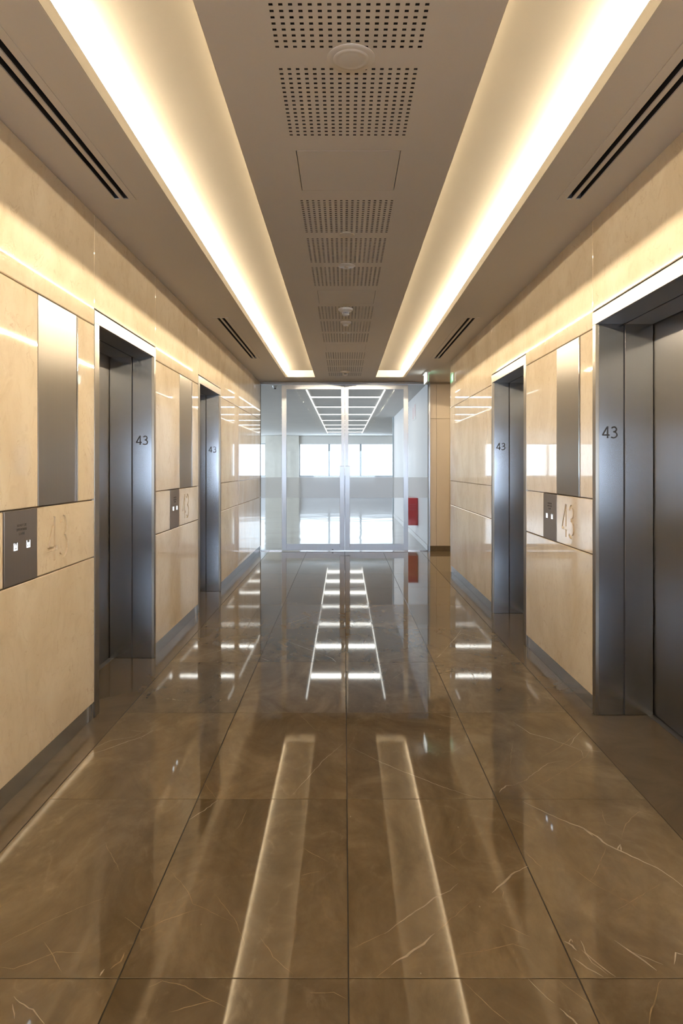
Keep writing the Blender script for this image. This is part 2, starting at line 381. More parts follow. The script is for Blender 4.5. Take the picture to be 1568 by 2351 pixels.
VE = [
 (R2, 7.5, W_, [(845,470),(1000,545),(1120,592),(1180,628),(1225,665),(1290,695),(1340,718),(1450,770),(1520,815),(1568,852),(1640,905)]),
 (R2, 9, W_, [(1120,592),(1165,628)]), (R2, 9, W_, [(1270,690),(1285,665),(1290,695)]),
 (R2, 3.2, W_, [(80,230),(200,290),(280,325),(360,355),(470,400),(600,442),(700,466)]),
 (R2, 9, W_, [(710,880),(760,835),(810,790),(870,762)]), (R2, 3, D_, [(745,860),(760,880),(760,910)]),
 (R2, 3, D_, [(75,1135),(130,1110),(235,1060)]), (R2, 5.5, W_, [(225,1065),(330,990),(450,905),(520,870),(555,840)]),
 (R2, 3, D_, [(190,1265),(260,1205)]), (R2, 10, W_, [(255,1208),(320,1165),(400,1110),(450,1065)]),
 (R2, 3, D_, [(450,1065),(540,985),(620,915)]),
 (R2, 8, W_, [(1035,1100),(1070,1120),(1090,1142)]), (R2, 6, W_, [(1075,1175),(1140,1220),(1210,1260)]),
 (R2, 6, W_, [(1110,1098),(1130,1150),(1190,1205),(1265,1260)]), (R2, 4, W_, [(1115,1140),(1160,1195),(1230,1250)]),
 (R2, 4, W_, [(1050,1108),(1060,1088),(1072,1106)]),
 (R2, 7, W_, [(1260,1095),(1330,1145),(1400,1190),(1450,1232)]), (R2, 4, W_, [(1340,1150),(1480,1205)]), (R2, 5, W_, [(1530,1205),(1535,1150),(1568,1160)]),
 (R2, 4.5, W_, [(870,1270),(930,1330),(990,1380)]), (R2, 7, W_, [(1010,1402),(1050,1435),(1090,1472),(1130,1500)]),
 (R2, 3, D_, [(580,1280),(660,1360),(740,1430),(800,1480)]), (R2, 4, D_, [(1470,1270),(1440,1360),(1415,1450),(1410,1500)]),
 (R2, 4, D_, [(1010,1280),(1080,1330),(1150,1380)]),
 (R2, 3.8, W_, [(800,110),(880,165),(960,185),(1040,215),(1110,240),(1120,275)]), (R2, 2.6, W_, [(1110,240),(1205,246)]),
 (R2, 6, W_, [(740,430),(770,400),(800,398)]), (R2, 3.6, W_, [(800,398),(860,375),(895,345),(960,300),(1035,285)]),
 (R2, 3, D_, [(830,450),(880,420),(960,375),(1050,320),(1130,270),(1170,205)]),
 (R2, 3.4, D_, [(905,285),(1000,235),(1060,190),(1120,145)]), (R2, 4, W_, [(1020,208),(1060,218),(1085,178),(1118,150)]), (R2, 2.4, D_, [(1040,325),(1150,315),(1240,310)]),
 (R2, 2.6, D_, [(790,320),(795,250),(808,185)]), (R2, 3, D_, [(870,440),(830,390),(900,350)]),
 (R2, 4.5, D_, [(1150,830),(1190,760),(1220,680)]), (R2, 3.5, D_, [(1290,640),(1310,570),(1370,515),(1480,550)]), (R2, 3, D_, [(1200,505),(1220,570),(1290,605)]),
 (R2, 3, D_, [(1240,975),(1320,930),(1400,880),(1470,840)]), (R2, 3, D_, [(1070,770),(1180,850),(1320,920),(1380,970)]),
 (R2, 3, D_, [(440,700),(500,740),(560,780)]), (R2, 2.5, D_, [(510,720),(600,650)]), (R2, 4, D_, [(560,1160),(690,1140),(800,1110),(880,1140)]),
 (R2, 3, D_, [(600,1040),(700,1100)]), (R2, 3, D_, [(750,1020),(880,1080)]), (R2, 3, W_, [(465,76),(560,102)]),
 (R2, 4, D_, [(780,540),(930,605)]), (R2, 3, D_, [(850,690),(940,775)]),
 (R1, 4.2, W_, [(390,262),(470,240),(560,205),(640,180),(690,150)]), (R1, 2.6, W_, [(400,240),(500,195),(600,180),(650,155)]), (R1, 2, W_, [(590,152),(655,155)]),
 (R1, 3.5, W_, [(850,553),(920,510),(980,465)]), (R1, 4.0, D_, [(980,465),(950,430),(915,385)]),
 (R1, 4, D_, [(560,990),(640,1050),(740,1005),(860,965),(920,955)]), (R1, 5.5, W_, [(60,1350),(85,1375),(150,1410),(200,1472)]), (R1, 4, W_, [(55,1380),(65,1450)]),
 (R1, 2.6, W_, [(1310,450),(1350,400),(1390,360),(1450,290),(1550,205)]), (R1, 6, W_, [(445,1258),(470,1225)]), (R1, 7, D_, [(500,1225),(540,1190),(560,1150)]),
 (R1, 3, D_, [(770,785),(850,880),(870,930),(1060,1020)]), (R1, 3, D_, [(960,880),(1060,1010),(1100,1110)]), (R1, 3, D_, [(1170,1080),(1230,1170),(1320,1250)]),
 (R1, 3.4, D_, [(760,1420),(900,1380),(980,1365)]), (R1, 4, D_, [(665,1305),(730,1280),(830,1300),(900,1340),(1020,1400)]), (R1, 3, D_, [(470,650),(540,790)]),
 (R1, 3, D_, [(0,1120),(130,1050),(330,960),(480,900)]), (R1, 3, D_, [(0,1215),(60,1225),(250,1150),(370,1150)]), (R1, 3, D_, [(200,1100),(240,1170),(280,1240)]),
 (R1, 3, D_, [(1060,600),(1090,560),(1110,510)]), (R1, 3, D_, [(1360,680),(1480,745)]), (R1, 3, D_, [(1350,805),(1440,785)]), (R1, 3, D_, [(1390,1330),(1500,1330),(1560,1360)]),
 (R3, 3.0, W_, [(450,372),(550,345),(610,322),(670,300)]), (R3, 3.0, W_, [(480,425),(600,470),(680,500)]), (R3, 6, W_, [(680,500),(710,512),(728,530)]),
 (R3, 3, W_, [(100,505),(200,480),(260,455)]), (R3, 3, W_, [(335,455),(410,440)]), (R3, 3, W_, [(390,510),(435,528)]),
 (R3, 4, W_, [(1180,512),(1205,490)]), (R3, 2.6, W_, [(1205,490),(1245,440),(1290,400),(1440,440),(1480,445)]), (R3, 2.6, W_, [(1240,455),(1290,385),(1400,400)]),
 (R3, 4, W_, [(240,235),(350,270)]), (R3, 2.6, D_, [(480,545),(680,480)]), (R3, 3, D_, [(960,620),(1050,560)]), (R3, 3, D_, [(560,760),(640,840)]), (R3, 4, W_, [(1190,245),(1230,250)]),
]
for i, (o_, wmm, mt, pts) in enumerate(VE): vein(pts, o_[0], o_[1], wmm, mt, i)
struct(fl, 'floor', 'polished brown marble lobby floor in large veined slabs with darker border')

fo = MB(); fo.box(-11.0, 5.0, YG, 31.3, -0.05, -0.001, M['offfloor'])
struct(fo, 'floor', 'glossy grey office floor beyond the glass doors')

# ------------------------------------------------------------------ ceiling
def slab(mb, x0, x1, y0, y1, z0, z1, holes, mat):
    X = sorted({x0, x1, *[h[0] for h in holes], *[h[1] for h in holes]}); Y = sorted({y0, y1, *[h[2] for h in holes], *[h[3] for h in holes]})
    for xa, xb in zip(X, X[1:]):
        run = None
        for ya, yb in zip(Y, Y[1:]):
            cx, cy = (xa+xb)/2, (ya+yb)/2
            inside = any(h[0] < cx < h[1] and h[2] < cy < h[3] for h in holes)
            if not inside: run = [ya, yb] if run is None else [run[0], yb]
            if (inside or yb == Y[-1]) and run:
                mb.box(xa, xb, run[0], run[1], z0, z1, mat); run = None
ZL = ZC+0.0605                  # top of the cove lips
ZR = 2.918                      # cove recess
YE = 10.73                      # far end of the coves
COVES = ((-0.926, -0.456), (0.496, 0.963))
PX0, PX1 = -0.2495, 0.2785      # perforated field
patches = []
for base in (1.806, 3.612, 6.009, 8.406):
    for k in range(3):
        if base == 1.806 and k == 2: continue
        patches.append(base-0.009+k*0.6045 if base != 1.806 else 1.797+k*0.6085)
patches.append(10.2195)
hatches = [(-0.2136, 0.2520, 3.045, 3.482), (-0.2136, 0.2520, 5.462, 5.895), (-0.2136, 0.2520, 7.850, 8.290)]
NR = 17; PIT = 0.0300; PL = NR*PIT
hx = [(PX0, PX1, p, p+(PL if p < 10.2 else 12*PIT)) for p in patches] + [(a-0.002, b+0.002, c-0.002, d+0.002) for a, b, c, d in hatches]
ce = MB()
slab(ce, COVES[0][1], COVES[1][0], YB, YE, ZC, ZL, hx, M['paint'])
DIFF = [(-1.245, -1.100, 1.20, 3.600), (-1.245, -1.100, 6.456, 8.870), (1.128, 1.276, 1.20, 3.600), (1.128, 1.276, 6.456, 8.870)]
slab(ce, XL-0.02, COVES[0][0], YB, YE, ZC, ZL, [d for d in DIFF if d[0] < 0], M['paint'])
slab(ce, COVES[1][1], XR+0.02, YB, YE, ZC, ZL, [d for d in DIFF if d[0] > 0], M['paint'])
ce.box(XL-0.02, XR+0.02, YE, YG+0.03, ZC, ZR+0.02, M['paint'])
ce.box(XR+0.02, 5.0, 9.13, YG+0.03, ZC, ZR+0.02, M['paint'])
ceil = struct(ce, 'ceiling', 'painted plaster lobby ceiling with two long lit coves')
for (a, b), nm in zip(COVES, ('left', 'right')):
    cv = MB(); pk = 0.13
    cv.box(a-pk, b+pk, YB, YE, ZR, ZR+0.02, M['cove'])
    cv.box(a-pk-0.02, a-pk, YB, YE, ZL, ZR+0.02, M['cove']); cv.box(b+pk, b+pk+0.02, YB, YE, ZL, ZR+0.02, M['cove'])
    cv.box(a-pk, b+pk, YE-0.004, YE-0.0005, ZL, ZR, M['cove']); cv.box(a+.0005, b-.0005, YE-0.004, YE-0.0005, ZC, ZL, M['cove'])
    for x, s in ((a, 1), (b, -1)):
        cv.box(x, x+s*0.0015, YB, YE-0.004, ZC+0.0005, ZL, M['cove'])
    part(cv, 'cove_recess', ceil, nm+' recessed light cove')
# unseen cap over the plenum, added to block the sky
cap = MB(); cap.box(XL-0.5, 5.0, YB-0.3, YG, 3.02, 3.06, M['plenum']); part(cap, 'slab', ceil)
# perforated fields: real square holes, 17 across; dark backing, sides coloured dark to stand for shade
for p in patches:
    mb = MB(); nrow = NR if p < 10.2 else 12; nc = 17; px = (PX1-PX0-0.02)/nc; x0 = PX0+0.01
    hw, hl = 0.0064, 0.0056
    y1 = p+nrow*PIT
    mb.quad((PX0, p, ZC), (x0, p, ZC), (x0, y1, ZC), (PX0, y1, ZC), M['paint'])
    mb.quad((PX1-0.01, p, ZC), (PX1, p, ZC), (PX1, y1, ZC), (PX1-0.01, y1, ZC), M['paint'])
    for j in range(nrow):
        ya, yb = p+j*PIT, p+(j+1)*PIT; cy = (ya+yb)/2
        mb.quad((x0, ya, ZC), (PX1-0.01, ya, ZC), (PX1-0.01, cy-hl, ZC), (x0, cy-hl, ZC), M['paint'])
        mb.quad((x0, cy+hl, ZC), (PX1-0.01, cy+hl, ZC), (PX1-0.01, yb, ZC), (x0, yb, ZC), M['paint'])
        for i in range(nc):
            xa, xb = x0+i*px, x0+(i+1)*px; cx = (xa+xb)/2; zt = ZC+0.006
            mb.quad((xa, cy-hl, ZC), (cx-hw, cy-hl, ZC), (cx-hw, cy+hl, ZC), (xa, cy+hl, ZC), M['paint'])
            mb.quad((cx+hw, cy-hl, ZC), (xb, cy-hl, ZC), (xb, cy+hl, ZC), (cx+hw, cy+hl, ZC), M['paint'])
            mb.quad((cx-hw, cy-hl, zt), (cx+hw, cy-hl, zt), (cx+hw, cy+hl, zt), (cx-hw, cy+hl, zt), M['plenum'])
            for q in (((cx-hw,cy-hl),(cx+hw,cy-hl)), ((cx+hw,cy-hl),(cx+hw,cy+hl)), ((cx+hw,cy+hl),(cx-hw,cy+hl)), ((cx-hw,cy+hl),(cx-hw,cy-hl))):
                (ax, ay), (bx, by) = q
                mb.quad((ax, ay, ZC), (bx, by, ZC), (bx, by, zt), (ax, ay, zt), M['plenum'])
    part(mb, 'perforated_board', ceil)

# LED strips hidden behind the cove lips
for (a, b), nm in zip(COVES, ('left', 'right')):
    for x, s, mt, side in ((a, -1, 'outer', 'outer'), (b, 1, 'inner', 'inner')):
        wall_side = (nm == 'left') == (s == -1)
        mat = M['led_outer'] if wall_side else M['led_inner']
        cx = x+s*(0.027 if wall_side else 0.053); cz = 2.902; r = 0.008 if wall_side else 0.006
        mb = MB(); n = 6; y = YB+0.05; seg = 24; L = (YE-0.05-y)/seg; b0 = len(mb.v)
        for k in range(seg+1):
            for i in range(n):
                an = 2*PI*(i+0.5)/n; mb.v.append((cx+r*math.cos(an), y+k*L, cz+r*math.sin(an)))
        mi = mb.mi(mat)
        for k in range(seg):
            for i in range(n): mb.f.append((k*n+i, k*n+(i+1) % n, (k+1)*n+(i+1) % n, (k+1)*n+i)); mb.m.append(mi)
        root = empty('cove_light', (cx, y, cz), f'long warm light strip behind the {"wall-side" if wall_side else "middle-side"} lip of the {nm} cove', 'light')
        part(mb, 'light_tube', root)
        hb = MB(); hb.box(cx-0.012, cx+0.012, y, YE-0.05, ZL, 2.892, M['white']); part(hb, 'lamp_base', root)

# access hatches
for (a, b, c, d), lb in zip(hatches, ('square ceiling access hatch nearest the camera, between perforated fields', 'middle square ceiling access hatch, just before the white smoke detector', 'farthest square ceiling access hatch, before the last perforated fields')):
    mb = MB(); mb.box(a+0.0018, b-0.0018, c+0.0018, d-0.0018, ZC-0.0005, ZC+0.02, M['paint'])
    tag(mb.build('access_hatch', origin=((a+b)/2, (c+d)/2, ZC)), lb, 'hatch')

# slot diffusers
names = ['long two-slot air diffuser in the ceiling above the near left wall',
         'far two-slot air diffuser in the ceiling above the left wall',
         'long two-slot air diffuser in the ceiling above the near right wall',
         'far two-slot air diffuser in the ceiling above the right wall']
for (a, b, c, d), lb in zip(DIFF, names):
    root = empty('slot_diffuser', ((a+b)/2, (c+d)/2, ZC), lb, 'air vent')
    s1 = (a+0.058, a+0.076) if a < 0 else (a+0.050, a+0.068); s2 = (s1[0]+0.046, s1[1]+0.046)
    s1 = (a+0.040, a+0.068) if a < 0 else (a+0.039, a+0.067); s2 = (s1[0]+0.047, s1[1]+0.047)
    z0, z1 = ZC-0.0035, ZC+0.003; e = 0.012
    mb = MB()
    for xa, xb in ((a-0.004, s1[0]), (s1[1], s2[0]), (s2[1], b+0.004)): mb.box(xa, xb, c-0.012+0.012, d-e, z0, z1, M['paint'])
    mb.box(a-0.004, b+0.004, d-e, d+0.004, z0, z1, M['paint']); mb.box(a-0.004, b+0.004, c-0.004, c, z0, z1, M['paint'])
    part(mb, 'frame', root)
    mb = MB(); mb.box(a+0.01, b-0.01, c, d-e, ZC+0.055, ZC+0.06, M['plenum'])
    for xx in (s1[0]-0.003, s1[1], s2[0]-0.003, s2[1]): mb.box(xx, xx+0.003, c, d-e, z1, ZC+0.055, M['plenum'])
    part(mb, 'air_box', root)
    for s in (s1, s2):
        mb = MB(); mb.box((s[0]+s[1])/2-0.001, (s[0]+s[1])/2+0.001, c, d-e-0.004, ZC+0.022, ZC+0.046, M['dark'])
        part(mb, 'vane', root)
        mb = MB(); mb.box(s[0], s[1], d-e-0.004, d-e-0.001, ZC+0.0, ZC+0.03, M['alu']); part(mb, 'end_stop', root)

# round ceiling devices
def ring(name, x, y, prof, mat, label, cat, extra=None):
    root = empty(name, (x, y, ZC), label, cat)
    mb = MB(); mb.lathe([(r, ZC-z) for r, z in prof], x, y, mat); part(mb, 'body', root)
    if extra: extra(root, x, y)
    return root
def spk(root, x, y):
    mb = MB(); mb.lathe([(0.062, ZC-0.0045), (0.060, ZC-0.006), (0.050, ZC-0.0070), (0.046, ZC-0.0060), (0.040, ZC-0.0070)], x, y, M['paint']); part(mb, 'grille', root)
ring('ceiling_speaker', 0.024, 2.357, [(0.083, 0.0), (0.083, 0.0015), (0.080, 0.003), (0.072, 0.004), (0.064, 0.0045)], M['paint'], 'large round ceiling speaker between the two nearest perforated fields', 'speaker', spk)
def plate(root, x, y):
    mb = MB(); mb.lathe([(0.014, ZC-0.006), (0.014, ZC-0.014), (0.008, ZC-0.017)], x, y, M['offwhite']); part(mb, 'nozzle', root)
ring('sprinkler_cover', 0.015, 4.140, [(0.047, 0.0), (0.047, 0.004), (0.043, 0.007)], M['offwhite'], 'small cream round sprinkler cover, nearest of the flat discs', 'sprinkler')
ring('sprinkler', 0.016, 4.786, [(0.061, 0.0), (0.061, 0.003), (0.056, 0.006)], M['white'], 'larger white flat round ceiling disc with a small nozzle', 'sprinkler', plate)
def smoke(root, x, y):
    mb = MB()
    for k in range(20):
        a = 2*PI*k/20; cx, cy = x+0.030*math.cos(a), y+0.030*math.sin(a)
        mb.box(cx-0.002, cx+0.002, cy-0.002, cy+0.002, ZC-0.050, ZC-0.030, M['white'])
    part(mb, 'cage', root)
    mb = MB(); mb.lathe([(0.026, ZC-0.028), (0.026, ZC-0.052)], x, y, M['dark']); part(mb, 'chamber', root)
    mb = MB(); mb.lathe([(0.034, ZC-0.050), (0.032, ZC-0.056), (0.026, ZC-0.060)], x, y, M['white']); part(mb, 'cap', root)
det = [(0.066, 0.0), (0.066, 0.012), (0.062, 0.018), (0.050, 0.022), (0.044, 0.030), (0.034, 0.032)]
ring('smoke_detector', 0.013, 6.090, det, M['white'], 'white smoke detector with dark slots, nearest on the ceiling', 'smoke detector', smoke)
ring('smoke_detector', 0.018, 6.640, [(r*0.78, z*0.85) for r, z in det]+[(0.024, 0.045)], M['paint'], 'beige ceiling-coloured detector just behind the white smoke detector', 'smoke detector')
ring('sprinkler', 0.018, 7.170, [(0.048, 0.0), (0.048, 0.003), (0.044, 0.006)], M['white'], 'small white flat round ceiling disc farther than both detectors', 'sprinkler', plate)
ring('smoke_detector', 0.016, 10.07, det, M['offwhite'], 'last smoke detector on the ceiling, right before the glass doors', 'smoke detector', smoke)

# ------------------------------------------------------------------ numerals (monoline, humanist)
def glyph_strokes(ch):
    """unit-height strokes as closed outlines pieces: list of polygons (convex quads)"""
    out = []
    def seg(ax, ay, bx, by, w):
        d = Vector((bx-ax, by-ay)).normalized(); n = Vector((-d.y, d.x))*w/2
        out.append([(ax+n.x, ay+n.y), (ax-n.x, ay-n.y), (bx-n.x, by-n.y), (bx+n.x, by+n.y)])
    return out, seg
def ribbon(path, w):
    """one continuous outline polygon strip along path -> list of (left,right) pairs"""
    P = [Vector(p) for p in path]; out = []
    for i, p in enumerate(P):
        a = P[max(i-1, 0)]; b = P[min(i+1, len(P)-1)]
        d = (b-a).normalized(); n = Vector((-d.y, d.x))*w/2; out.append((p+n, p-n))
    return out
def digit_paths(ch):
    if ch == '4': return [[(0.395, 1.0), (0.02, 0.27)], [(-0.01, 0.27), (0.56, 0.27)], [(0.40, 0.0), (0.40, 1.0)]]
    if ch == '3':
        up = [(0.23+0.185*math.cos(math.radians(a)), 0.755+0.205*math.sin(math.radians(a))) for a in range(155, -75, -12)]
        lo = [(0.20+0.255*math.cos(math.radians(a)), 0.285+0.255*math.sin(math.radians(a))) for a in range(78, -150, -12)]
        return [up+[(0.17, 0.540)], [(0.17, 0.540)]+lo]
    return []
def digits_mesh(mb, text, h, depth, wstroke, to3, mat):
    """to3(u, v, d) -> world; u right, v up, d depth; each stroke is a closed prism"""
    x = 0.0
    adv = {'4': 0.66, '3': 0.50}
    for ch in text:
        for k, path in enumerate(digit_paths(ch)):
            rb = ribbon(path, wstroke); e = 0.0002*k; b = len(mb.v); mi = mb.mi(mat)
            for l, r in rb:
                for q in (l, r):
                    for d in (0-e, depth+e): mb.v.append(tuple(to3((x+q.x)*h, q.y*h, d)))
            n = len(rb)
            for i in range(n-1):
                o, p = b+4*i, b+4*(i+1)
                for f in ((o, p, p+2, o+2), (o+1, o+3, p+3, p+1), (o, o+1, p+1, p), (o+2, p+2, p+3, o+3)): mb.f.append(f); mb.m.append(mi)
            mb.f.append((b, b+2, b+3, b+1)); mb.m.append(mi); o = b+4*(n-1); mb.f.append((o, o+1, o+3, o+2)); mb.m.append(mi)
        x += adv[ch]

# ------------------------------------------------------------------ text helper (built-in font turned to mesh)
def text_mesh(name, body, size, mat, mw, parent, extrude=0.0006, align='CENTER', spacing=1.0):
    cu = bpy.data.curves.new(name, 'FONT'); cu.body = body; cu.size = size; cu.extrude = extrude; cu.align_x = align; cu.align_y = 'CENTER'; cu.space_line = spacing
    t = bpy.data.objects.new(name, cu); C.objects.link(t)
    dg = bpy.context.evaluated_depsgraph_get(); me = bpy.data.meshes.new_from_object(t.evaluated_get(dg))
    bpy.data.objects.remove(t); me.materials.clear(); me.materials.append(mat)
    o = bpy.data.objects.new(name, me); C.objects.link(o)
    me.transform(mw)
    if parent is not None:
        o.parent = parent; me.transform(__import__('mathutils').Matrix.Translation(-Vector(parent.location)))
    return o

# ------------------------------------------------------------------ walls
def wall_frame(s):
    """s=-1 left, +1 right: face plane X and helper to map (depth into wall, y, z)"""
    return (XL if s < 0 else XR)
ZB0, ZB1, ZT = 0.898, 1.217, 2.190
GP = 0.0028
LIFTS = {-1: [(3.880, 5.000), (6.590, 7.675)], 1: [(2.730, 3.850), (5.395, 6.530)]}
NT, FT = 0.072, 0.042           # near / far facing widths
SECT = {-1: [(YB, 3.880-NT), (5.000+FT, 6.590-NT), (7.675+FT, YG)], 1: [(YB, 2.730-NT), (3.850+NT-0.02, 5.395-NT+0.01), (6.530+FT, 9.130)]}
DISP = {(-1, 0): (3.110, 3.569), (-1, 1): (5.785, 6.250), (1, 1): (4.112, 4.560)}
CALL = {(-1, 0): (2.800, 3.098), (-1, 1): (5.475, 5.765), (1, 1): (4.570, 4.861)}
ENGR = {(-1, 0): 3.203, (-1, 1): 5.885, (1, 1): 4.455}
def wall(s):
    X = wall_frame(s); nm = 'left' if s < 0 else 'right'
    mb = MB()
    th = 0.018
    for a, b in SECT[s]:
        mb.box(X+s*th, X+s*0.42, a, b, 0.0, ZC+0.15, M['gap'])
    for a, b in LIFTS[s]:
        mb.box(X+s*th, X+s*0.42, a-NT, b+NT, 2.283, ZC+0.15, M['gap'])
    mb.box(X+s*0.42, X+s*0.47, YB, SECT[s][-1][1], 0.0, 3.02, M['plenum'])  # unseen back layer, added to stop sky light leaking past the doors
    wl = struct(mb, 'wall_'+nm, nm+' lobby wall clad in polished cream marble slabs')
    def panel(y0, y1, z0, z1, engrave=None):
        if y1-y0 < 0.02: return
        p = MB(); p.cbox(X, X+s*th, y0+0.0012, y1-0.0012, z0, z1, M['stone'], 0.0032)
        o = part(p, 'stone_panel', wl)
        if engrave is not None:
            c = MB()
            if s < 0: to3 = lambda u, v, d: Vector((X+0.001-d, engrave+u, 0.952+v))
            else:     to3 = lambda u, v, d: Vector((X-0.001+d, engrave-u, 0.952+v))
            digits_mesh(c, '43', 0.208, 0.009, 0.100, to3, M['stone'])
            # one boolean per stroke keeps the cut clean
            cut = c.build('cutter')
            md = o.modifiers.new('engraving', 'BOOLEAN'); md.operation = 'DIFFERENCE'; md.object = cut; md.solver = 'EXACT'; md.use_self = True
            dg = bpy.context.evaluated_depsgraph_get(); me = bpy.data.meshes.new_from_object(o.evaluated_get(dg))
            o.modifiers.clear(); o.data = me; bpy.data.objects.remove(cut)
            o['label'] = 'cream stone panel engraved with the floor number'
    zs = ZC-0.001
    for i, (a, b) in enumerate(SECT[s]):
        a2 = a
        cuts = [a, b]
        if i == 0:                                     # long run behind the camera, slab joints every 1.48 m
            y = b-1.485; cuts = [b]
            while y > YB+0.3: cuts.append(y); y -= 1.485
            cuts.append(YB); cuts = sorted(cuts)
        if i == 2 and s < 0: cuts = [a, 8.990, b]
        key = (s, i)
        for c0, c1 in zip(cuts, cuts[1:]):
            last = (c1 == cuts[-1]) if i != 1 else True
            feat = key in DISP and last
            # frieze
            if not (i == 2): panel(c0-(0.0 if True else 0), c1, ZT+GP, zs)
            if feat:
                d0, d1 = DISP[key]; q0, q1 = CALL[key]; eng = ENGR[key]
                panel(c0, d0-0.003, ZB1+GP, ZT-GP); panel(d1+0.003, c1, ZB1+GP, ZT-GP)
                if s < 0: panel(c0, q0-0.010, ZB0+GP, ZB1-GP); panel(q1+0.002, c1, ZB0+GP, ZB1-GP, eng)
                else: panel(q1+0.004, c1, ZB0+GP, ZB1-GP); panel(c0, q0-0.006, ZB0+GP, ZB1-GP, eng)
            else:
                if i == 2 and s > 0:
                    panel(c0, 6.790, ZB1+GP, ZT-GP); panel(6.790, c1, ZB1+GP, ZT-GP)
                else: panel(c0, c1, ZB1+GP, ZT-GP)
                panel(c0, c1, ZB0+GP, ZB1-GP)
            panel(c0, c1, 0.090, ZB0-GP)
        if i == 2: panel(a, b, ZT+GP, zs)
        # steel skirting
        k = MB(); k.box(X+s*0.008, X+s*0.0175, a, b, 0.001, 0.088, M['steel'])
        if i == 0 or i == 1: k.box(X+s*0.002, X+s*0.010, b-0.075, b-0.045, 0.001, 0.088, M['steel_bright']); k.box(X+s*0.002, X+s*0.010, b-0.038, b-0.004, 0.001, 0.088, M['steel_bright'])
        bo = k.build('baseboard_'+nm); tag(bo, 'recessed stainless steel skirting under the %s marble panels of the %s wall' % (('nearest', 'middle', 'farthest')[i], nm), 'baseboard', kind='structure')
    for a, b in LIFTS[s]: panel(a-NT+0.001, b+(FT if s < 0 or b > 6 else 0.05)-0.001, 2.286, zs)
    return wl
wall_left = wall(-1); wall_right = wall(1)

# display (indicator) panels and call panels
LBL = {(-1, 0): 'on the left wall nearest the camera', (-1, 1): 'on the left wall between the two lifts', (1, 1): 'on the right wall between the two lifts'}
for (s, i), (d0, d1) in DISP.items():
    X = wall_frame(s)
    root = empty('indicator_panel', (X, (d0+d1)/2, ZB1), 'tall brushed steel panel '+LBL[(s, i)], 'panel')
    mb = MB(); e = 0.016
    y0, y1 = (d0, d1-e) if s < 0 else (d0+e, d1)
    mb.cbox(X-s*0.001, X+s*0.015, y0, y1, ZB1+0.004, ZT-0.004, M['steel_panel'], 0.0012); part(mb, 'face_plate', root)
    mb = MB(); mb.box(X-s*0.004, X+s*0.015, (d1-e+0.003) if s < 0 else d0+0.002, (d1-0.003) if s < 0 else d0+e-0.003, ZB1+0.004, ZT-0.012, M['steel_bright']); part(mb, 'edge_trim', root, 'bright polished edge trim')
from mathutils import Matrix
for (s, i), (q0, q1) in CALL.items():
    X = wall_frame(s); yc = (q0+q1)/2
    root = empty('call_panel', (X, yc, ZB0), 'lift call plate with two lit arrow buttons '+LBL[(s, i)], 'call panel')
    mb = MB(); mb.cbox(X-s*0.001, X+s*0.015, q0, q1, ZB0+0.003, ZB1-0.003, M['steel_call'], 0.001); part(mb, 'face_plate', root)
    # text frame: u to the right as read, v up, w out of the wall
    u = Vector((0, -s, 0)); v = Vector((0, 0, 1)); wv = Vector((-s, 0, 0))
    mw = Matrix.Translation(Vector((X-s*0.0012, yc, 1.130))) @ Matrix((( u.x, v.x, wv.x, 0), (u.y, v.y, wv.y, 0), (u.z, v.z, wv.z, 0), (0, 0, 0, 1)))
    text_mesh('lettering', 'DO NOT USE\nLIFTS IF THERE\nIS A FIRE', 0.0145, M['dark'], mw, root, 0.0004, spacing=1.25)
    for k, du in ((0, -0.058), (1, 0.058)):
        c = Vector((X, yc, 1.062))+u*du; h = 0.0185
        mb = MB()
        ys = sorted((c.y-h, c.y+h)); mb.cbox(X-s*0.003, X+s*0.002, ys[0], ys[1], c.z-h, c.z+h, M['steel_call'], 0.001)
        bt = part(mb, 'button', root)
        mb = MB(); xo = X-s*0.0034
        def P(uu, vv): p = c+u*uu+v*vv; return (xo, p.y, p.z)
        sg = 1 if k == 0 else -1
        # arrow outline: thick triangle ring plus stem bars
        T = [(-0.012, -0.006*1), (0.012, -0.006*1), (0, 0.013)]; t2 = [(-0.0055, -0.0022), (0.0055, -0.0022), (0, 0.0065)]
        for a_ in range(3):
            b_ = (a_+1) % 3; mb.quad(P(T[a_][0], T[a_][1]*sg), P(T[b_][0], T[b_][1]*sg), P(t2[b_][0], t2[b_][1]*sg), P(t2[a_][0], t2[a_][1]*sg), M['button'])
        mb.quad(P(-0.014, -0.016), P(0.014, -0.016), P(0.014, -0.0105), P(-0.014, -0.0105), M['button'])
        for uu in (-0.016, 0.0125): mb.quad(P(uu, -0.016), P(uu+0.0035, -0.016), P(uu+0.0035, 0.015), P(uu, 0.015), M['button'])
        ar = part(mb, 'lit_arrow', bt); ar['label'] = 'glowing white arrow mark'

